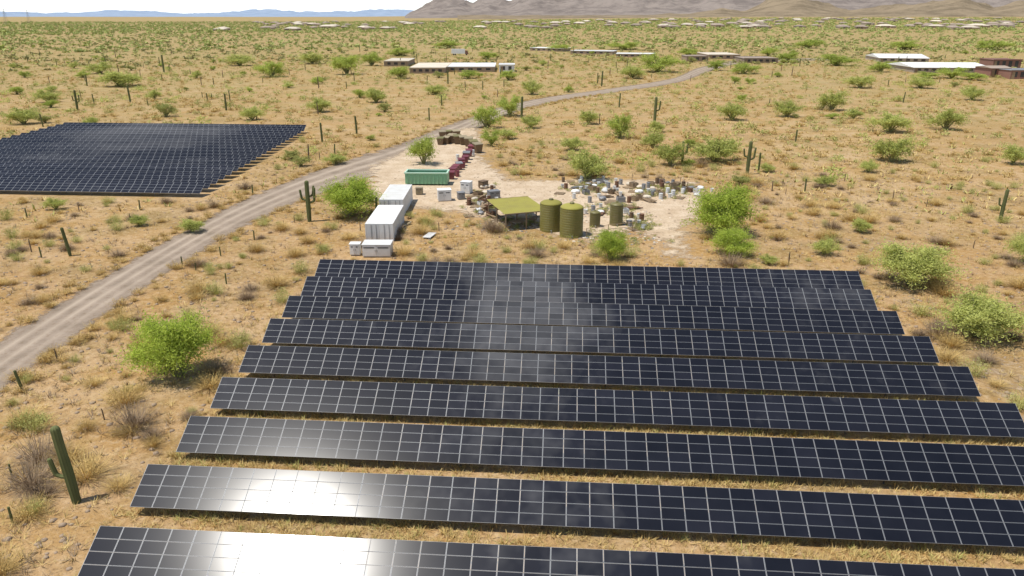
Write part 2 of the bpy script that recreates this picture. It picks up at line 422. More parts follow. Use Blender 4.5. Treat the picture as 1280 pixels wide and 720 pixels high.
# ---------------------------------------------------------------- vegetation templates
def rquads(n,pts,size,slim=.5):
    a=rng.normal(size=(n,3)); a/=np.linalg.norm(a,axis=1)[:,None]; b=rng.normal(size=(n,3)); b[:,2]+=.6; b-=a*(a*b).sum(1)[:,None]; b/=np.linalg.norm(b,axis=1)[:,None]
    s=(size*rng.uniform(.6,1.4,n))[:,None]; a=a*s*slim; b=b*s*1.1
    V=np.stack([pts-a-b*.3,pts+a-b*.3,pts+a*.5+b,pts-a*.5+b],1).reshape(-1,3); Q=np.arange(n*4).reshape(n,4); return V,Q
def cloud(n,w,h,z0,nb,size,br=(.16,.3),slim=.4,fuzz=1.12):
    cs=[];rs=[]
    while len(cs)<nb:
        d=rng.normal(size=3); d/=np.linalg.norm(d); u=rng.uniform(.25,1)**.5; r=rng.uniform(*br)*w
        c=d*u*np.array([w*.5-r*.7,w*.5-r*.7,(h-z0)*.5-r*.35]); c[2]+=z0+(h-z0)*.5
        cs.append(c); rs.append(r)
    cs=np.array(cs);rs=np.array(rs); k=rng.choice(nb,n,p=rs**2/np.sum(rs**2))
    d=rng.normal(size=(n,3)); d/=np.linalg.norm(d,axis=1)[:,None]; u=rng.uniform(.05,1,n)**.5*rng.uniform(.75,fuzz+.12,n)
    pts=cs[k]+d*(u*rs[k])[:,None]*np.array([1,1,.75]); pts[:,2]=np.abs(pts[:,2])+.03
    V,Q=rquads(n,pts,size,slim); return V,Q,cs
def spiky(n,w,h,wd=.03):
    az=rng.uniform(0,2*np.pi,n); r0=rng.uniform(0,.25,n)*w; tilt=rng.uniform(0,1,n)**.7*1.15; L=rng.uniform(.55,1.05,n)*h
    base=np.stack([np.cos(az)*r0,np.sin(az)*r0,np.zeros(n)],1)
    d=np.stack([np.cos(az)*np.sin(tilt)*w/h*.6,np.sin(az)*np.sin(tilt)*w/h*.6,np.cos(tilt)],1)
    tip=base+d*L[:,None]; s=np.stack([-np.sin(az),np.cos(az),np.zeros(n)],1)*wd
    V=np.stack([base-s,base+s,tip+s*.35,tip-s*.35],1).reshape(-1,3); return V,np.arange(n*4).reshape(n,4)
def join(*vq):
    V=[];Q=[];o=0
    for v,q in vq: V.append(v);Q.append(q+o);o+=len(v)
    return np.concatenate(V),np.concatenate(Q)
def merge_inst(tmpls,P,R,Sx,Sz):
    V=[];Q=[];o=0; which=rng.integers(0,len(tmpls),len(P))
    for ti,(tv,tq) in enumerate(tmpls):
        k=which==ti; n=k.sum()
        if n==0: continue
        c,s=np.cos(R[k])[:,None],np.sin(R[k])[:,None]; x=tv[None,:,0];y=tv[None,:,1];z=tv[None,:,2]
        sx=Sx[k][:,None]; X=(c*x-s*y)*sx+P[k,0:1]; Y=(s*x+c*y)*sx+P[k,1:2]; Z=z*Sz[k][:,None]+P[k,2:3]
        v=np.stack([X,Y,Z],2).reshape(-1,3); q=(tq[None]+(np.arange(n)*len(tv))[:,None,None]).reshape(-1,tq.shape[1])+o
        V.append(v);Q.append(q);o+=len(v)
    return np.concatenate(V),np.concatenate(Q)
def airy_tree(nb,ntw,nleaf,lsize,leaf,w=6.0,h=5.0):
    b=MB(); pts=[]
    for i in range(nb):
        az=2*math.pi*(i+random.uniform(-.35,.35))/nb; el=random.uniform(.25,1.35); reach=random.uniform(.55,1.05)
        tip=Vector((math.cos(az)*math.cos(el)*w*.44*reach,math.sin(az)*math.cos(el)*w*.44*reach,h*(.18+.66*math.sin(el)*reach)))
        mid=Vector((tip.x*.4,tip.y*.4,tip.z*.62)); q1=Vector((tip.x*.75,tip.y*.75,tip.z*.88))
        b.tube([(tip.x*.03,tip.y*.03,-.1),mid,q1,tip],[.10,.065,.04,.012],5)
        for t in range(ntw):
            u=random.uniform(.25,1.0); s=mid.lerp(tip,u) if u>.3 else mid*(.5+u)
            d=Vector((random.gauss(0,1),random.gauss(0,1),random.gauss(.25,.75))).normalized()+Vector((tip.x,tip.y,0)).normalized()*.35
            L=random.uniform(.5,1.3)*w/6*(1.15-.35*u); e=s+d*L; e.z-=.15*L
            e.z=max(e.z,.15)
            if t%3==0: b.tube([s,(s+e)/2+Vector((0,0,.06)),e],[.022,.014,.006],3)
            n=int(nleaf*random.uniform(.6,1.4)); tt=np.random.default_rng(random.randint(0,10**6)).uniform(.1,1.12,n)[:,None]
            P=np.array(s)[None]*(1-tt)+np.array(e)[None]*tt; P=P+rng.normal(size=(n,3))*np.array([.18,.18,.15])*w/6*(.5+tt)
            pts.append(P)
    P=np.concatenate(pts); P[:,2]=np.abs(P[:,2])+.02
    V,Q=rquads(len(P),P,lsize,.3)
    return b.mesh('trunk',[M['bark']]),fastmesh('crown',V,Q,[M[leaf]])
TREE={'near':[airy_tree(24,26,34,.09,'pvn'),airy_tree(26,26,32,.09,'pvn')],
      'pvbig':[airy_tree(22,24,28,.095,'pv2') for n in range(2)],
      'pv':[airy_tree(14,16,26,.135,'pv') for n in range(4)],
      'pv2':[airy_tree(14,16,25,.135,'pv2') for n in range(4)],
      'mesq':[airy_tree(12,14,20,.16,'mesq') for n in range(4)]}
def put_tree(x,y,w,h,kind,label):
    t,c=random.choice(TREE[kind])
    o=thing('palo_verde_tree' if kind!='mesq' else 'mesquite_tree',None,(x,y,zg(x,y)),random.uniform(0,6.28),(w/6,w/6,h/5),label,'tree','desert trees')
    part('trunk',t,o); part('crown',c,o)
TL_=[(225,470,108,95,'near'),(440,270,80,54,'near'),(530,205,42,42,'pv'),(903,292,90,70,'near'),(914,318,60,38,'near'),(763,325,48,44,'near'),
(1137,356,106,58,'pvbig'),(1220,420,118,60,'pvbig'),(735,224,60,46,'pv2'),(893,202,72,38,'pv2'),(1115,202,60,36,'pv2'),(775,172,34,32,'pv'),(608,160,40,30,'pv'),(638,145,36,28,'pv'),
(615,182,30,22,'pv'),(434,93,46,27,'pv'),(465,82,34,18,'pv'),(400,140,34,24,'pv2'),(470,128,34,22,'pv2'),(822,90,60,24,'pv'),(790,98,40,20,'pv2'),(1112,165,54,32,'pv2'),(1040,138,44,28,'pv2'),
(915,150,38,28,'pv2'),(983,146,38,26,'pv2'),(1182,162,48,30,'pv2'),(1075,110,40,18,'pv2'),(340,96,44,20,'pv'),(150,108,66,22,'pv2'),(30,155,44,26,'pv2'),(208,146,30,24,'mesq'),(315,150,32,22,'pv2'),
(838,207,46,34,'pv2'),(665,118,30,22,'pv2'),(664,160,30,20,'pv2'),(500,98,34,18,'pv'),(300,82,44,16,'pv2'),(390,80,40,16,'pv2'),(895,88,28,14,'pv'),(985,78,32,14,'pv'),(1045,82,48,17,'pv'),(1100,90,34,14,'pv'),
(1190,98,40,15,'pv'),(1215,125,34,22,'pv2'),(960,70,24,12,'pv'),(1265,205,40,28,'pv2'),(1290,330,64,44,'pvbig'),(60,128,34,18,'pv2'),(125,92,44,16,'pv2'),(735,155,34,20,'pv2'),(1085,215,28,20,'pv2'),(925,232,28,18,'mesq'),(1030,232,32,16,'pv2'),
(715,188,34,22,'pv2'),(820,165,28,16,'pv2'),(635,100,30,14,'pv'),(545,118,32,16,'pv2'),(70,262,30,18,'pv2'),(175,282,28,16,'pv2'),(240,290,40,20,'pv2'),(420,205,32,18,'pv2'),(365,200,30,14,'mesq'),(585,98,30,12,'pv'),(1150,110,40,16,'pv2'),(1010,60,40,12,'pv'),(700,64,34,10,'pv'),(560,60,40,10,'pv'),
(1030,318,36,26,'pv2'),(1075,290,34,20,'pv2'),(960,330,26,16,'pv2'),(930,92,40,14,'pv'),(860,70,34,11,'pv'),(780,62,50,10,'pv'),(1130,62,50,12,'pv'),(1240,62,50,12,'pv'),(500,70,34,11,'pv'),(610,74,30,10,'pv'),(1120,84,30,8,'pv'),(1160,98,40,9,'pv'),(1215,100,40,10,'pv')]
for (px,py,w,h,kd) in TL_:
    g=G(px,py); s=zdepth(g)/F
    lab={'near':'large airy yellow-green palo verde bushy down to the sand','pvbig':'wide pale yellow-green palo verde spreading over sand','pv':'bright green palo verde tree in dry desert scrub','pv2':'pale yellow-green palo verde tree on sandy ground','mesq':'dull olive mesquite tree among dry brush'}[kd]
    put_tree(g.x,g.y,w*s*1.08,h*s*1.05,kd,lab)
BLK=[ROAD,YARD,FARR,LARR]
def blocked(X,Y,m=0.0,allow_arr=False):
    b=np.zeros(X.shape,bool)
    for P in BLK:
        if allow_arr and P is FARR: continue
        b|=inpoly(P,X,Y)
        if m>0: b|=polydist(P,X,Y)<m
    return b
def scat(n,dmin,dmax,k,azr=.82):
    u=rng.random(n); d=(dmin**k+u*(dmax**k-dmin**k))**(1/k); az=rng.uniform(-azr,azr,n); return np.sin(az)*d,np.cos(az)*d
def clump(X,Y,s=30.):
    return .5+.25*(np.sin(X/s+1.3*np.sin(Y/s*.7))+np.sin(Y/s*1.3+1.7*np.cos(X/s*.9)))
X,Y=scat(270,125,900,1.2); k=~blocked(X,Y,3); X,Y=X[k],Y[k]
for x,y in zip(X[:205],Y[:205]):
    w=random.uniform(2.5,7); put_tree(x,y,w,w*random.uniform(.4,.7),random.choice(['pv2','pv2','mesq','pv','pv']),'small rounded desert tree in open dry scrub')
# saguaros
def sag_stem(h,r,bent=0,seg=20):
    n=12; path=[];rad=[]
    for i in range(n+1):
        t=i/n; path.append((bent*t*t*h,.02*math.sin(t*5)*h*.3,-.1+t*(h-r*.9)+0)); rad.append(r*(.82+.3*math.sin(min(1,t*1.3+.15)*math.pi*.75)))
    top=Vector(path[-1]); R=rad[-1]
    for a in (.35,.65,.85,.97): path.append(tuple(top+Vector((0,0,R*a)))); rad.append(R*math.sqrt(max(.0,1-a*a)))
    b=MB(); b.tube(path,rad,seg,0,.07); return b.mesh('stem',[M['cactus']],False)
def sag_arm(r,out,up_):
    path=[(0,0,0)];
    for i in range(1,8):
        a=i/7*math.pi/2; path.append((out*math.sin(a),0,out*.6*(1-math.cos(a))))
    x,z=path[-1][0],path[-1][2]
    for i in range(1,6): path.append((x+.02*i,0,z+up_*i/5))
    rad=[r*.75]+[r*.85]*3+[r]*(len(path)-5)+[r*.95]
    top=Vector(path[-1])
    for a in(.5,.8,.96): path.append(tuple(top+Vector((0,0,r*a)))); rad.append(r*math.sqrt(1-a*a))
    b=MB(); b.tube(path,rad,14,0,.07); return b.mesh('arm',[M['cactus']])
STEMS=[sag_stem(5,.22,b_) for b_ in(0,.01,.02)]; ARM=[sag_arm(.13,.62,1.3),sag_arm(.12,.55,.8),sag_arm(.13,.7,1.8)]
DEAD=[]
for s_ in range(2):
    b=MB(); b.tube([(0,0,-.1),(.03,0,2),(.1,.05,4),(.2,0,5)],[.2,.19,.17,.1],9,0,.12); DEAD.append(b.mesh('cactus_skeleton',[M['deadcactus']]))
def put_sag(x,y,h,arms,label='tall ribbed green saguaro cactus in dry scrub',grp='saguaro cacti',rz=None,tilt=0):
    sc=h/5; sx=sc*(1.25 if h<3 else 1.05)
    o=thing('saguaro_cactus',random.choice(STEMS),(x,y,zg(x,y)),random.uniform(0,6.28) if rz is None else rz,(sx,sx,sc),label,'cactus',grp)
    o.rotation_euler[0]=random.uniform(-.04,.04); o.rotation_euler[1]=tilt+random.uniform(-.03,.03)
    for (z,az,v) in arms:
        part('arm',ARM[v],o,(.12*math.cos(az),.12*math.sin(az),z),(0,0,az))
    return o
def sag_px(px,py,hpx,arms,label,tilt=0):
    g=G(px,py); put_sag(g.x,g.y,hpx*zdepth(g)/F*1.05,arms,label,rz=0,tilt=tilt)
sag_px(387,277,50,[(2.3,0,0),(2.6,math.pi,1),(3.0,.6,1)],'tall green saguaro with upraised arms near the dirt road')
sag_px(96,628,104,[(1.7,math.pi,1)],'leaning green saguaro with one short arm on sand',-.1)
sag_px(88,320,36,[],'armless green saguaro beside the dirt road',-.1)
sag_px(28,488,27,[],'short stubby dark saguaro on sand',-.15)
sag_px(934,218,40,[(2.2,0,0),(2.6,math.pi,1)],'saguaro with two arms in open sandy scrub')
sag_px(818,155,32,[(2.4,0,0)],'saguaro with one arm among dry brush')
sag_px(1250,277,40,[(2.4,math.pi,1)],'dark weathered saguaro with one arm on sand')
sag_px(97,138,24,[(2.0,0,0),(2.3,math.pi,1)],'saguaro with several arms in open scrub')
sag_px(15,596,18,[],'short stubby dark saguaro on sand'); sag_px(16,654,24,[],'short stubby dark saguaro on sand')
for (a,b_,h_) in [(652,148,26),(52,322,14),(175,262,12),(34,272,12),(165,280,10),(276,320,12),(318,300,12),(228,332,12),(245,338,10),(283,355,14),(316,243,12),(205,90,20),(163,128,20),(283,138,20),(752,108,18),(560,105,16)]:
    sag_px(a,b_,h_,[],'small armless saguaro standing in dry scrub')
X,Y=scat(520,95,620,1.25); k=~blocked(X,Y,2); k&=(X<0)|(Y>300)|(rng.random(len(X))<.28); X,Y=X[k],Y[k]
for i,(x,y) in enumerate(zip(X[:270],Y[:270])):
    h=random.choice([1.1,1.5,2.0,2.6,3.3,4.2]); ar=[]
    if h>3.5 and random.random()<.4: ar=[(2.2,random.uniform(0,6.28),random.randint(0,2)) for _ in range(random.randint(1,3))]
    if random.random()<.4:
        thing('dead_cactus',random.choice(DEAD),(x,y,0),random.uniform(0,6),(h/5*1.2,h/5*1.2,h/5),'bare brown cactus skeleton standing in scrub','cactus','dead cacti')
    else: put_sag(x,y,h,ar)
for i in range(60):
    x,y=[a[0] for a in scat(1,45,130,1.3)]
    if blocked(np.array([x]),np.array([y]),1)[0]: continue
    h=random.uniform(.6,1.7); thing('dead_cactus',random.choice(DEAD),(x,y,0),random.uniform(0,6),(h/4,h/4,h/5),'short dark cactus stump on sand','cactus','dead cacti')
# shrubs
def shrub_t(n,size,w=1.7,h=1.05,nb=7): V,Q,_=cloud(n,w,h,.0,nb,size,(.16,.3),.3,1.4); return V,Q
NEAR_C=[fastmesh('shrub',*join(shrub_t(560,.055,2.0,1.1,11),spiky(160,2.2,1.3,.008)),[M['creo']]) for _ in range(6)]
NEAR_D=[fastmesh('dry_shrub',*join(shrub_t(330,.042,1.7,.7,9),spiky(420,2.2,.9,.007)),[M['dry']]) for _ in range(4)]
NEAR_D+=[fastmesh('dry_shrub',*join(shrub_t(120,.04,1.7,.7,9),spiky(420,2.2,1.0,.008)),[M['twig']]) for _ in range(2)]
MIDC=[shrub_t(95,.15,2.1,1.0) for _ in range(5)]; MIDD=[join(shrub_t(60,.13,1.8,.7),spiky(30,1.9,.75,.03)) for _ in range(5)]
FAR=[shrub_t(16,.55,2.8,.9,5) for _ in range(4)]
X,Y=scat(14500,28,560,1.35); cl=clump(X,Y); k=(~blocked(X,Y,.6))&(rng.random(len(X))<.35+.65*cl)
X,Y=X[k],Y[k]; d=np.hypot(X,Y)
px=640+F*X/(Y*CT+H*ST)
inv=(px>-10)&(px<1290)&(d>36); order=np.argsort(np.where(inv,d,1e6))
isd=rng.random(len(X))<.58
cnt={'c':0,'d':0}; rest=np.ones(len(X),bool)
for i in order:
    t='d' if isd[i] else 'c'
    if cnt[t]>=295 or not inv[i]: continue
    cnt[t]+=1; rest[i]=False; s=random.choice([random.uniform(.35,.8),random.uniform(.6,1.5)])
    if t=='d': thing('dry_shrub',random.choice(NEAR_D),(X[i],Y[i],0),random.uniform(0,6.28),(s*1.1,s*1.1,s*random.uniform(.8,1.1)),'golden dry brush clump on sandy ground','bush','dry shrubs')
    else: thing('creosote_shrub',random.choice(NEAR_C),(X[i],Y[i],0),random.uniform(0,6.28),(s*.85,s*.85,s*random.uniform(.65,1.0)),'small yellow-green creosote shrub on sandy ground','bush','creosote shrubs')
def stuffscatter(name,X,Y,tm,mt,s0,s1,zf,pw=1.0):
    P=np.stack([X,Y,np.array([zg(a,b) for a,b in zip(X,Y)])],1); s=s0+(s1-s0)*rng.random(len(X))**pw; R=rng.uniform(0,6.28,len(X))
    V,Q=merge_inst(tm,P,R,s,s*zf); structure(name,fastmesh(name,V,Q,[mt]),'stuff')
k=rest&isd; stuffscatter('dry_brush',X[k],Y[k],MIDD,M['dry'],.5,1.7,.8,1.5)
k=rest&~isd; stuffscatter('desert_scrub',X[k],Y[k],MIDC,M['creo'],.5,2.2,.75,2.0)
X,Y=scat(850,130,620,1.2); k=(~blocked(X,Y,2))&(rng.random(len(X))<.3+.7*clump(X,Y,40)); stuffscatter('green_scrub_thicket',X[k],Y[k],MIDC,M['pv2'],.8,2.6,.75,1.6)
X,Y=scat(24000,450,3600,.9); k=rng.random(len(X))<.5+.5*clump(X,Y,90); X,Y=X[k],Y[k]; h=len(X)*60//100
stuffscatter('far_scrub',X[:h],Y[:h],FAR,M['farveg'],.9,2.8,.6,1.3); stuffscatter('far_pale_scrub',X[h:],Y[h:],FAR,M['creo'],.8,2.4,.5,1.3)
X,Y=scat(8500,650,3400,.9); stuffscatter('far_woodland',X,Y,FAR,M['fargreen'],1.4,4.0,.7,1.4)
X,Y=scat(6500,1300,3400,.9); stuffscatter('far_dark_woodland',X,Y,FAR,M['fargreen'],2.5,5,.75)
# roadside brush
XX=[];YY=[]
for side,opp in((Ls,Rs),(Rs,Ls)):
    for i in range(len(side)-1):
        a,c=side[i],side[i+1]; o_=(side[i]-opp[i]).normalized(); n=int((c-a).length*1.3)+1
        for q in range(n):
            p=a.lerp(c,random.random())+o_*(random.random()**1.5*5-.5)
            if p.y<260: XX.append(p.x);YY.append(p.y)
XX=np.array(XX);YY=np.array(YY); kk=~(inpoly(YARD,XX,YY)|inpoly(LARR,XX,YY))&(rng.random(len(XX))<.25+.75*clump(XX,YY,8)); XX=XX[kk];YY=YY[kk]
NB=[join(shrub_t(180,.07,1.6,.7),spiky(90,1.8,.8,.014)) for _ in range(4)]
stuffscatter('roadside_brush',XX,YY,NB,M['dry'],.3,1.05,.9)
# tufts
TF=[spiky(13,.6,.32,.011) for _ in range(6)]
TM=[spiky(7,1.0,.42,.05) for _ in range(6)]
X,Y=scat(50000,27,170,1.2); k=(~blocked(X,Y,.2,True))&(rng.random(len(X))<.15+.85*clump(X,Y,9)*clump(X,Y,23)*1.6); X,Y=X[k],Y[k]
ina=inpoly(FARR,X,Y)
stuffscatter('dry_grass',X[~ina],Y[~ina],TF,M['tuft'],.5,1.8,.85)
X,Y=scat(5000,27,150,1.2); k=~blocked(X,Y,.3); stuffscatter('dead_twigs',X[k],Y[k],TF,M['twig'],.7,2.2,.8)
X,Y=scat(28000,110,700,1.1); k=(~blocked(X,Y,.5))&(rng.random(len(X))<.2+.8*clump(X,Y,22)); X,Y=X[k],Y[k]
h=len(X)*6//10; stuffscatter('pale_grass',X[:h],Y[:h],TM,M['tuft'],.6,2.0,.9); stuffscatter('green_ground_cover',X[h:],Y[h:],TM,M['creo'],.6,2.2,.9)
XX=[];YY=[]
for (o,n) in rows:
    m=2900; u=rng.uniform(-1,n*CW+1,m); v=-rng.uniform(0,1,m)**1.5*2.6+.5
    kk=rng.random(m)<.25+.75*clump(u,v*3+o.y,4); u,v=u[kk],v[kk]
    XX.append(o.x+U.x*u+P_.x*v); YY.append(o.y+U.y*u+P_.y*v)
stuffscatter('row_grass',np.concatenate(XX),np.concatenate(YY),TF,M['tuft'],.5,1.5,.9)
X=np.concatenate(XX)[::14]+.2;Y=np.concatenate(YY)[::14]; stuffscatter('green_weeds',X,Y,TF,M['creo'],.7,1.7,1.0)
rk=[]
for s_ in range(4):
    bm=bmesh.new(); bmesh.ops.create_icosphere(bm,subdivisions=1,radius=.5)
    for v in bm.verts: v.co*=random.uniform(.7,1.2); v.co.z*=.6
    bm.verts.ensure_lookup_table(); rk.append((np.array([v.co[:] for v in bm.verts]),np.array([[v.index for v in f.verts] for f in bm.faces]))); bm.free()
X,Y=scat(11000,28,140,1.2); k=(~inpoly(FARR,X,Y))&(~inpoly(LARR,X,Y))&(~inpoly(ROAD,X,Y)); X,Y=X[k],Y[k]
stuffscatter('scattered_stones',X,Y,rk,M['rock'],.08,.5,1.0,2.0)
# ---------------------------------------------------------------- yard objects
def container(loc,w,l,h,label,rz=0):
    o=thing('shipping_container',None,loc,rz,1,label,'container','white shipping containers')
    b=MB(); x0,x1=-w/2,w/2
    for i in range(int(l/.28)):
        y=.1+i*.28
        if y+.16<l:
            b.box(x0,x0+.03,y,y+.14,.2,h-.15); b.box(x1-.03,x1,y,y+.14,.2,h-.15)
    b.box(x0+.03,x1-.03,.04,l-.03,.12,h-.08)
    for x in(x0-.01,x1-.12):
        for y in(-.02,l-.11): b.box(x,x+.13,y,y+.13,0,h)
        b.box(x,x+.12,.11,l-.11,0,.16); b.box(x,x+.12,.11,l-.11,h-.14,h-.01)
    part('body',b.mesh('body',[M['white']]),o)
    b=MB(); b.box(x0+.1,x1-.1,.0,l,h-.075,h+.0)
    for i in range(int(l/.4)): b.box(x0+.2,x1-.2,.15+i*.4,.3+i*.4,h+.001,h+.025)
    part('roof',b.mesh('roof',[M['whiteroof']]),o)
    for sx in(0,1):
        b=MB(); b.box(.02,w/2-.13,-.01,.035,.16,h-.16)
        for q in(.35,.7): b.box(q*(w/2),q*(w/2)+.05,-.05,-.012,.1,h-.12,1)
        part('door',b.mesh('door',[M['white'],M['grey']]),o,(x0+.11 if sx==0 else 0,0,0))
g=G(475,302); container((g.x,g.y,0),3.3,9.2,2.2,'white shipping container with doors shut beside electrical cabinets')
container((-16.1,95.3,0),3.2,9.4,2.3,'white shipping container standing end to end with another')
def cabinet(px,py,w,d,h,m,label,name='electrical_cabinet',rz=0):
    g=G(px,py); o=thing(name,None,(g.x,g.y+d/2,0),rz,1,label,'cabinet')
    b=MB(); b.box(-w/2,w/2,-d/2,d/2,.12,h-.06); b.box(-w/2+.1,w/2-.1,-d/2+.1,d/2-.1,0,.12,1)
    part('body',b.mesh('body',[M[m],M['grey']]),o)
    b=MB(); b.box(-w/2-.06,w/2+.06,-d/2-.06,d/2+.06,h-.058,h); part('lid',b.mesh('lid',[M['whiteroof'] if m=='white' else M[m]]),o)
    for i in(0,1):
        b=MB(); b.box(.03,w/2-.05,-.03,-.003,.2,h-.15); b.box(.06 if i else w/2-.16,.1 if i else w/2-.12,-.06,-.031,h*.45,h*.6,1)
        b.box(.15,w/2-.2,-.04,-.031,h*.72,h*.8,2)
        part('door',b.mesh('door',[M[m],M['grey'],M['dark']]),o,((-w/2 if i==0 else 0),-d/2,0))
cabinet(471,322,3.1,1.9,1.5,'white','wide white electrical cabinet in front of the container')
cabinet(444,320,1.1,.9,1.4,'white','narrow white electrical cabinet on sand')
cabinet(555,252,1.9,1.4,1.7,'white','boxy white inverter cabinet on the dirt yard',rz=.2)
cabinet(583,243,1.5,1.2,1.9,'white','tall off-white utility cabinet in the yard',rz=-.3)
cabinet(576,250,1.0,1.0,1.1,'grey','low grey cabinet beside the off-white one',rz=.3)
cabinet(524,244,1.0,.9,1.1,'khaki','small beige utility box beside the container')
cabinet(617,250,1.6,1.2,1.3,'grey','grey metal equipment cabinet beside the canopy',rz=.4)
cabinet(604,236,1.2,1.0,1.2,'brown','small brown metal cabinet among the planks',rz=.8)
# roll-off dumpster
g=G(533,232); o=thing('dumpster',None,(g.x,g.y,0),-.04,1,'long mint green open roll-off dumpster on packed dirt','dumpster')
w,d,h=6.7,2.6,1.9; b=MB()
b.box(-w/2,w/2,0,.07,.25,h);b.box(-w/2,w/2,d-.07,d,.25,h);b.box(-w/2,-w/2+.07,.07,d-.07,.25,h);b.box(w/2-.07,w/2,.07,d-.07,.25,h);b.box(-w/2+.07,w/2-.07,.07,d-.07,.25,.33)
for i in range(11): x=-w/2+.3+i*(w-.7)/10; b.box(x,x+.12,-.1,-.001,.25,h-.1)
part('body',b.mesh('body',[M['mint']]),o)
b=MB(); b.box(-w/2-.1,w/2+.1,-.14,.12,h+.001,h+.2);b.box(-w/2-.1,w/2+.1,d-.12,d+.14,h+.001,h+.2);b.box(-w/2-.1,-w/2+.14,.12,d-.12,h+.001,h+.2);b.box(w/2-.14,w/2+.1,.12,d-.12,h+.001,h+.2)
part('rim',b.mesh('rim',[M['mintl']]),o)
b=MB()
for i in range(22):
    x=random.uniform(-w/2+.6,w/2-1.2); y=random.uniform(.4,d-.8); b.box(x,x+random.uniform(.4,1),y,y+.4,.34,random.uniform(.8,1.6),i%3)
part('rubbish',b.mesh('rubbish',[M['wood'],M['mintl'],M['mint']]),o)
b=MB()
for x in(-2.3,2.3):
    for y in(.3,d-.5): b.box(x-.2,x+.2,y,y+.2,0,.249)
part('skid',b.mesh('skid',[M['dark']]),o)
def drum_mesh(m):
    b=MB(); b.lathe([(.29,0),(.3,.02),(.285,.04),(.285,.28),(.3,.3),(.285,.32),(.285,.58),(.3,.6),(.285,.62),(.285,.86),(.3,.88),(.29,.9),(.27,.9),(.27,.875)],18); return b.mesh('drum',[M[m]],False)
DR={m:drum_mesh(m) for m in('maroon','blue','grey','white','brown','rust')}
binc={}
def bin_thing(x,y,sc,rz,lab,grp,bodym='brown',lidm='khaki'):
    o=thing('rubbish_bin',None,(x,y,0),rz,sc,lab,'bin',grp)
    key=bodym+lidm
    if key not in binc:
        b=MB(); v=[(-.42,-.4,.08),(.42,-.4,.08),(.42,.4,.08),(-.42,.4,.08),(-.55,-.5,1.1),(.55,-.5,1.1),(.55,.5,1.25),(-.55,.5,1.25)]
        b.add(v,[(3,2,1,0),(4,5,6,7),(0,1,5,4),(1,2,6,5),(2,3,7,6),(3,0,4,7)])
        for i in(-1,1): b.box(i*.58-.03,i*.58+.03,-.3,.3,.8,.88,0)
        c=MB(); v=[(-.6,-.56,1.11),(.6,-.56,1.11),(.6,.54,1.27),(-.6,.54,1.27)]; v+=[(a,b_,z+.09) for a,b_,z in v]
        c.add(v,[(3,2,1,0),(4,5,6,7),(0,1,5,4),(1,2,6,5),(2,3,7,6),(3,0,4,7)])
        e=MB(); e.lathe([(.09,-.04),(.09,.04)],12)
        wm=e.mesh('wheel',[M['dark']]); binc[key]=(b.mesh('body',[M[bodym]]),c.mesh('lid',[M[lidm]]),wm)
    bo,li,wm=binc[key]; part('body',bo,o); part('lid',li,o)
    for xx in(-.4,.4): part('wheel',wm,o,(xx,.38,.09),(0,math.pi/2,0))
for i in range(10):
    t=i/9; px_=592-28*t**1.1; py__=187+37*t
    g=G(px_+random.uniform(-1.5,1.5),py__+random.uniform(-.5,.5)); gr=i in(3,6)
    bin_thing(g.x,g.y,random.uniform(1.0,1.2),random.uniform(-.6,.6),'maroon wheeled bin with '+('grey' if gr else 'matching')+' lid on dirt','maroon bins in a curved row','maroon','grey' if gr else 'maroon')
for i,(px_,py__) in enumerate([(584,199),(572,221),(591,194),(579,210),(572,200)]):
    g=G(px_,py__); thing('steel_drum',DR['maroon' if i%2 else 'white'],(g.x,g.y,0),random.uniform(0,6),random.uniform(1.1,1.3),('maroon' if i%2 else 'white')+' steel drum standing among bins on dirt','drum','drums among the bins')
for i,(px_,py__) in enumerate([(551,181),(558,180),(565,179),(572,180),(579,181),(586,183),(592,187),(597,191),(553,173),(561,172),(570,173)]):
    g=G(px_,py__); bin_thing(g.x,g.y,random.uniform(1.2,1.5),.1*i-.4+random.uniform(-.3,.3),'brown wheeled bin with khaki lid on dirt','brown bins in a curved row',*(('brown','khaki') if i%3 else ('brown','tankd')))
# canopy
rz=.33; cw,cd=5.8,7.6; c0=G(646,256,2.3); loc=Vector((c0.x,c0.y,0))-Vector((-math.sin(rz),math.cos(rz),0))*cd/2
o=thing('shade_canopy',None,loc,rz,1,'flat dull olive shade canopy on posts beside the tanks','canopy')
b=MB()
for i in range(26):
    x0=-cw/2+i*cw/26; b.add([(x0,0,2.2),(x0+cw/52,0,2.24),(x0+cw/26,0,2.2),(x0+cw/26,cd,2.36),(x0+cw/52,cd,2.40),(x0,cd,2.36)],[(0,1,4,5),(1,2,3,4)])
b.box(-cw/2,cw/2,-.06,-.001,2.12,2.25,1); b.box(-cw/2,cw/2,cd+.001,cd+.06,2.26,2.40,1)
part('roof',b.mesh('roof',[M['canopy'],M['wood']]),o)
pm=MB(); pm.box(-.07,.07,-.07,.07,0,2.18); pmm=pm.mesh('post',[M['wood']])
for x in(-cw/2+.2,0,cw/2-.2):
    for y in(.2,cd/2,cd-.2): part('post',pmm,o,(x,y,0))
b=MB(); b.box(-.9,.9,-.4,.4,.72,.78)
for x in(-.8,.8):
    for y in(-.3,.3): b.box(x-.04,x+.04,y-.04,y+.04,0,.719)
tb=b.mesh('work_table',[M['wood']])
for q in range(3):
    thing('work_table',tb,(loc.x-1.2+q*1.4,loc.y+1.2+q*1.2,0),.2*q,1,'rough wooden work table under the canopy','table','work tables under the canopy')
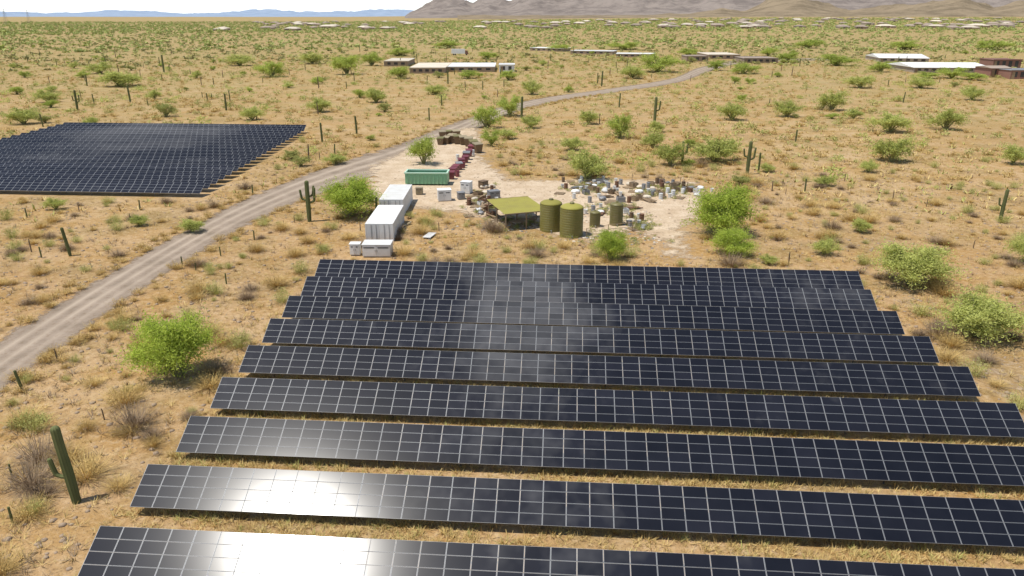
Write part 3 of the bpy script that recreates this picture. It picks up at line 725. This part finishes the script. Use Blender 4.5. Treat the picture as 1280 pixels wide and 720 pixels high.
# tanks
def tank(px_,py__,r,h,m,label):
    g=G(px_,py__); o=thing('water_tank',None,(g.x,g.y+r,0),0,1,label,'tank','olive water tanks')
    b=MB(); prof=[(r*.98,0),(r,.05)]
    nz=int(h/.35)
    for i in range(nz):
        z=.1+i*(h*.84)/nz; dz=(h*.84)/nz; prof+=[(r,z),(r,z+dz*.7),(r*.975,z+dz*.8),(r*.975,z+dz*.92)]
    b.lathe(prof+[(r,h*.86)],36); part('body',b.mesh('body',[M[m]],False),o)
    b=MB(); b.lathe([(r*1.0,h*.861),(r*.97,h*.9),(r*.8,h*.94),(r*.45,h*.975),(r*.2,h*.985)],36); part('top',b.mesh('top',[M['canopy' if m=='tank' else m]],True),o)
    b=MB(); b.lathe([(r*.2,h*.986),(r*.2,h*1.02),(r*.16,h*1.035)],20); part('lid',b.mesh('lid',[M['tankd']]),o)
    b=MB(); b.beam((0,-r-.001,.3),(0,-r-.35,.3),.1); b.beam((0,-r-.3,.0),(0,-r-.3,.299),.08); part('outlet_pipe',b.mesh('outlet_pipe',[M['grey']]),o)
tank(689,291,1.38,3.9,'tank','large olive plastic water tank standing beside the canopy'); tank(715,298,1.42,4.0,'tank','large olive plastic water tank with domed top and lid')
tank(744,285,.68,2.1,'tankd','small dark olive water tank on dirt'); tank(771,283,.85,3.0,'tankd','slim tall dark olive water tank')
def fence(pxs,label,h=1.2):
    P=[G(*p) for p in pxs]; o=thing('pipe_fence',None,P[0],0,1,label,'fence')
    b=MB(); b.box(-.04,.04,-.04,.04,0,h); pm=b.mesh('post',[M['wood']])
    for i in range(len(P)-1):
        a,c=P[i]-P[0],P[i+1]-P[0]; n=max(1,int((c-a).length/2.2))
        for q in range(n): part('post',pm,o,a.lerp(c,q/n))
        b=MB()
        for z in(h*.5,h*.95): b.beam(a+Vector((0,-.06,z)),c+Vector((0,-.06,z)),.04)
        part('rail',b.mesh('rail',[M['wood']]),o)
fence([(733,297),(760,292),(790,289),(800,276)],'low thin post and rail fence beside the small tanks')
fence([(790,226),(850,232),(868,243)],'low thin post and rail fence behind the material piles')
def plank_pile(px_,py__,n,L,rz,label,m='wood'):
    g=G(px_,py__); b=MB()
    for i in range(n):
        a=rz+random.uniform(-.45,.45); z=.05+.12*(i//3); x=(i%3)*.34-.3+random.uniform(-.2,.2); dx,dy=math.cos(a),math.sin(a)
        b.obox((x,random.uniform(-.4,.4)+x*.3,z),Vector((dx,dy,random.uniform(-.05,.12)))*L/2*random.uniform(.5,1),Vector((-dy,dx,0))*.12,Vector((0,0,.04)))
    thing('plank_pile',b.mesh('plank_pile',[M[m]]),(g.x,g.y,0),0,1,label,'wood pile','piles of planks')
for (a,b_,n,L,r,l,m) in [(606,262,18,3.8,1.2,'untidy pile of weathered planks on dirt','wood'),(600,248,12,3.2,.6,'small pile of brown planks on dirt','wood'),(618,272,11,3.2,2.2,'splayed weathered planks beside the canopy','wood'),(593,256,8,2.6,2.6,'scattered brown boards on dirt','brown'),(630,276,8,2.6,.2,'dark boards in front of the canopy','brown'),
 (722,236,9,2.5,.3,'low stack of grey planks in the yard','grey'),(740,231,9,2.5,1.0,'brown planks among stored materials','wood'),(772,243,9,2.5,2.0,'weathered planks near the material piles','wood'),(756,247,9,2.5,.1,'dark boards near the material piles','brown'),(505,283,6,3.4,1.4,'pale planks lying beside the container','khaki'),(790,262,8,3,.4,'rusty metal strips lying beside the slim tank','rust'),(752,268,8,2.5,.9,'rusty metal strips behind the small tank','rust'),(812,252,9,2.8,2.3,'weathered planks lying on pale dirt','wood')]:
    plank_pile(a,b_,n,L,r,l,m)
g=G(537,296); b=MB(); b.obox((0,0,.22),Vector((.5,0,0)),Vector((0,1.1,0)),Vector((0,0,.03))); b.box(-.4,.4,-.8,-.6,0,.189); b.box(-.4,.4,.6,.8,0,.189)
thing('white_board',b.mesh('white_board',[M['white']]),g,-.25,1,'flat white board raised on two blocks on sand','board')
b=MB()
for i in range(6): b.box(-.6,.6,-.5+i*.19,-.37+i*.19,.11,.14)
for x in(-.6,-.06,.48): b.box(x,x+.12,-.5,.58,0,.109)
PAL=b.mesh('pallet',[M['wood']])
b=MB(); b.lathe([(.13,0),(.16,.36),(.175,.365),(.175,.4),(.15,.4),(.14,.33)],14); BUC=b.mesh('bucket',[M['white']])
def crate_mesh(m):
    b=MB(); b.box(-.42,.42,-.32,.32,.0,.05)
    for i in range(4):
        z=.07+i*.14; b.box(-.45,.45,-.35,-.32,z,z+.11); b.box(-.45,.45,.32,.35,z,z+.11); b.box(-.45,-.42,-.319,.319,z,z+.11); b.box(.42,.45,-.319,.319,z,z+.11)
    return b.mesh('crate',[M[m]])
CR=[crate_mesh(m) for m in('wood','wood','grey','brown','white','rust')]
def sack_mesh(m):
    bm=bmesh.new(); bmesh.ops.create_uvsphere(bm,u_segments=14,v_segments=9,radius=.5)
    for v in bm.verts:
        v.co.x*=1.3; v.co.z=max(-.28,v.co.z*.62)+.28; v.co+=Vector((noise.noise(v.co*3),noise.noise(v.co*3+Vector((5,0,0))),0))*.1
    me=bpy.data.meshes.new('sack'); bm.to_mesh(me); bm.free(); me.materials.append(M[m]); return me
SACK=[sack_mesh('white'),sack_mesh('tanroof'),sack_mesh('grey')]
occ=[]
def free(x,y,r=.8):
    for a,b_ in occ:
        if math.hypot(a-x,b_-y)<r: return False
    occ.append((x,y)); return True
for i in range(270):
    if i<70: px_,py__=random.gauss(740,16),random.gauss(236,5)
    elif i<165: px_,py__=random.gauss(828,22),random.gauss(238,5)
    elif i<185: px_,py__=random.uniform(783,806),random.uniform(272,288)
    elif i<215: px_,py__=random.uniform(728,792),random.uniform(252,274)
    else: px_,py__=random.uniform(586,624),random.uniform(234,272)
    g=G(px_,py__)
    if not free(g.x,g.y,.95): continue
    r=random.random(); rz=random.uniform(0,3)
    if r<.2: thing('pallet',PAL,g,rz,1.2,'weathered wooden pallet lying on dirt','pallet','pallets in the storage yard')
    elif r<.42: thing('steel_drum',DR[random.choice(['rust','grey','white','brown','rust','grey'])],g,rz,random.uniform(.9,1.1),'weathered upright drum among stored materials','drum','drums in the storage yard')
    elif r<.66: thing('crate',random.choice(CR),g,rz,random.uniform(1.0,1.4),'slatted crate on dirt among stored materials','crate','crates in the storage yard')
    elif r<.86: thing('filled_sack',random.choice(SACK),g,rz,random.uniform(.7,1.1),'bulging pale sack lying on the ground','sack','sacks in the storage yard')
    else: thing('bucket',BUC,g,rz,1.6,'white plastic bucket standing on dirt','bucket','buckets in the storage yard')
def rub(name,n,mt,s0,s1,tm):
    X=[];Y=[]
    for i in range(n):
        c=random.choice([(738,236,30,9),(825,240,48,11),(845,238,30,8),(800,282,20,8),(608,255,24,18),(770,300,60,10),(760,264,50,10),(640,280,50,10)]); g=G(c[0]+random.gauss(0,c[2]*.5),c[1]+random.gauss(0,c[3]*.5)); X.append(g.x);Y.append(g.y)
    stuffscatter(name,np.array(X),np.array(Y),tm,M[mt],s0,s1,.8)
rub('pale_rubble',520,'tanroof',.15,.6,rk); rub('dark_rubble',420,'grey',.15,.55,rk); rub('rusty_rubble',300,'rust',.15,.5,rk)
rub('yard_weeds',420,'mesq',.25,.7,MIDC)
# ---------------------------------------------------------------- buildings
def building(px0,px1,py,h,d,wall,roof,label,rz=0,name='low_building',pitched=0,nw=5,parapet=.35):
    a,c=G(px0,py),G(px1,py); w=(c-a).length; o=thing(name,None,((a.x+c.x)/2,a.y,0),rz,1,label,'building')
    b=MB(); b.box(-w/2,w/2,0,d,0,h)
    part('wall',b.mesh('wall',[M[wall]]),o)
    b=MB()
    if pitched:
        e=.5; b.add([(-w/2-e,-e,h+.003),(w/2+e,-e,h+.003),(w/2+e,d+e,h+.003),(-w/2-e,d+e,h+.003),(-w/2-e,d/2,h+pitched),(w/2+e,d/2,h+pitched)],[(3,2,1,0),(0,1,5,4),(2,3,4,5),(1,2,5),(3,0,4)])
    else:
        b.box(-w/2-.25,w/2+.25,-.25,d+.25,h+.003,h+.2)
        b.box(-w/2-.25,w/2+.25,-.25,0,h+.201,h+parapet);b.box(-w/2-.25,w/2+.25,d,d+.25,h+.201,h+parapet)
    part('roof',b.mesh('roof',[M[roof]]),o)
    wb=MB(); ww=min(2.2,w/(nw+1)*.6); wb.box(-ww/2,ww/2,-.06,-.003,.9,h-.5); wm=wb.mesh('window',[M['dark']])
    for i in range(nw): part('window',wm,o,(-w/2+(i+.7)*w/(nw+.4),0,0))
    b=MB(); b.box(-.6,.6,-.07,-.003,0,h-.5); part('door',b.mesh('door',[M['wood']]),o,(-w/2+.18*w/(nw+.4)+.7,0,0))
building(480,510,83,2.6,30,'adobe','tanroof','low adobe building with flat cream roof',nw=3)
building(512,556,92,2.5,40,'adobe','tanroof','long low adobe building with cream roof and dark windows',nw=5)
building(558,618,90,2.3,32,'adobe','whiteroof','low building with pale flat roof in scrub',nw=5)
building(624,643,90,3.2,12,'white','whiteroof','small boxy white outbuilding',nw=2)
building(660,706,64,2.2,14,'adobe','whiteroof','very long low shed with narrow white roof',nw=6,rz=-.5)
building(712,766,68,2.2,14,'adobe','whiteroof','long low shed with narrow pale roof',nw=6,rz=-.35)
building(770,818,72,2.2,14,'adobe','whiteroof','long low tan shed in scrub',nw=6,rz=-.2)
building(858,885,77,3.0,14,'adobe','tile','low adobe building with dark red roof',nw=3)
building(886,925,74,2.6,32,'adobe','tanroof','adobe building with flat cream roof',nw=4)
building(930,972,79,2.6,20,'adobe','tile','long brown adobe building with shaded windows',nw=5)
building(1101,1158,78,2.4,34,'houseWall','whiteroof','long low building with pitched white roof',pitched=1.8,nw=6,rz=-.2)
building(1143,1236,91,2.4,32,'houseWall','whiteroof','long building with bright white roof and dark openings',pitched=1.6,nw=10,rz=-.06)
building(1237,1262,97,4.0,12,'redwall','tile','red-brown building with tiled roof',nw=3,pitched=.8)
building(1262,1300,99,3.6,12,'redwall','grey','dark red barn-like building with grey roof',nw=4)
building(1240,1275,86,4.4,12,'redwall','redwall','taller flat-roofed red-brown building',nw=4)
g=G(575,69); o=thing('parked_truck',None,g,.1,1,'white box truck parked beside low buildings','truck')
b=MB(); b.box(-6,3.5,-1.3,1.3,1.1,4.2); part('body',b.mesh('body',[M['white']]),o)
b=MB(); b.add([(3.7,-1.2,.7),(6.2,-1.2,.7),(6.2,1.2,.7),(3.7,1.2,.7),(3.7,-1.2,3.2),(5.2,-1.2,3.2),(5.2,1.2,3.2),(3.7,1.2,3.2)],[(3,2,1,0),(4,5,6,7),(0,1,5,4),(1,2,6,5),(2,3,7,6),(3,0,4,7)]); part('cab',b.mesh('cab',[M['redwall']]),o)
b=MB(); b.lathe([(.5,-.15),(.5,.15)],14); wm=b.mesh('wheel',[M['dark']])
for x in(-4.5,-3.3,4.6):
    for y in(-1.15,1.15): part('wheel',wm,o,(x,y,.5),(math.pi/2,0,0))
def house_mesh(w,d,h,rh,roof,wall):
    b=MB(); b.box(-w/2,w/2,-d/2,d/2,0,h,0); e=.6
    b.add([(-w/2-e,-d/2-e,h+.01),(w/2+e,-d/2-e,h+.01),(w/2+e,d/2+e,h+.01),(-w/2-e,d/2+e,h+.01),(-w/4,0,h+rh),(w/4,0,h+rh)],[(3,2,1,0),(0,1,5,4),(2,3,4,5),(1,2,5),(3,0,4)],1)
    b.box(w/2-.01-w*.35,w/2+w*.05,-d/2-4,-d/2-.61,0,h*.9,0)
    x0,x1,y0,y1=w/2-w*.37,w/2+w*.07,-d/2-4.3,-d/2-.62
    b.add([(x0,y0,h*.9+.01),(x1,y0,h*.9+.01),(x1,y1,h*.9+.01),(x0,y1,h*.9+.01),((x0+x1)/2,(y0+y1)/2,h*.9+1.3)],[(0,1,4),(1,2,4),(2,3,4),(3,0,4),(3,2,1,0)],1)
    for i in range(3): b.box(-w/2+1+i*2.8,-w/2+2.4+i*2.8,-d/2-.05,-d/2-.005,.9,2.2,2)
    return b.mesh('house',[M[wall],M[roof],M['dark']])
HM=[house_mesh(18,13,3.0,2.4,'tile','houseWall'),house_mesh(24,14,3.2,2.6,'tanroof','adobe'),house_mesh(15,12,3.2,2.4,'tile','adobe'),house_mesh(20,12,3.2,2.2,'tile','houseWall')]
for i in range(190):
    px_=random.uniform(270,1330) if i>30 else random.uniform(560,1300); d=random.uniform(1500,3100); az=math.atan((px_-640)/975); x,y=math.sin(az)*d,math.cos(az)*d
    thing('house',random.choice(HM),(x,y,zg(x,y)),random.uniform(-.8,.8),random.uniform(.9,1.3),'low tan stucco house with tiled hip roof','house','suburban houses below the mountains')
def pylon(px_,d,h):
    az=math.atan((px_-640)/975); x,y=math.sin(az)*d,math.cos(az)*d; b=MB()
    for sx in(-1,1):
        for sy in(-1,1): b.beam((sx*4,sy*4,0),(sx*.6,sy*.6,h),.3)
    for i in range(6):
        z=h*i/6; q=4-3.4*i/6; z2=h*(i+1)/6; q2=4-3.4*(i+1)/6
        b.beam((-q,-q,z),(q2,-q2,z2),.2); b.beam((q,-q,z),(-q2,-q2,z2),.2)
    for z in(.7,.83,.96): b.beam((-8,0,h*z),(8,0,h*z),.3)
    thing('power_pylon',b.mesh('power_pylon',[M['steel']]),(x,y,zg(x,y)),0,1,'steel lattice power pylon on flat desert','pylon','power pylons')
for p_,d_ in((6,2500),(35,2900)): pylon(p_,d_,42)
# ---------------------------------------------------------------- light, world, camera
D=ray(372,690).normalized(); SUN=(D-2*D.dot(NRM)*NRM).normalized()
el=math.asin(SUN.z); azs=math.atan2(SUN.x,SUN.y)
sl=bpy.data.lights.new('sun','SUN'); sl.energy=4.9; sl.angle=math.radians(.5); sl.color=(1,.955,.88)
lo=bpy.data.objects.new('sun',sl); COL.objects.link(lo); lo.rotation_euler=SUN.to_track_quat('Z','Y').to_euler(); lo.location=(0,0,100)
w=bpy.data.worlds.new('World'); scene.world=w; w.use_nodes=True; nt=w.node_tree
w.cycles.sampling_method='NONE'
sk=nt.nodes.new('ShaderNodeTexSky'); sk.sky_type='NISHITA'; sk.sun_disc=False; sk.sun_elevation=el; sk.sun_rotation=azs; sk.dust_density=.3; sk.air_density=1.0
tc=nt.nodes.new('ShaderNodeTexCoord'); sp=nt.nodes.new('ShaderNodeSeparateXYZ'); nt.links.new(tc.outputs['Generated'],sp.inputs[0])
hz=ramp(nt,sp.outputs['Z'],[(0.0,(5.6,6.6,7.8)),(.05,(3.6,4.3,5.4)),(.35,(0,0,0))])
nt.links.new(mixc(nt,1.0,sk.outputs[0],hz,'ADD'),nt.nodes['Background'].inputs[0]); nt.nodes['Background'].inputs[1].default_value=.12
cam=bpy.data.cameras.new('camera'); co=bpy.data.objects.new('camera',cam); COL.objects.link(co); co.location=(0,0,H); co.rotation_euler=(math.pi/2-TH,0,0)
cam.sensor_width=36; cam.lens=F/1280*36; cam.clip_end=40000; cam.clip_start=.5; scene.camera=co
scene.view_settings.view_transform='Standard'; scene.view_settings.look='None'; scene.view_settings.exposure=0
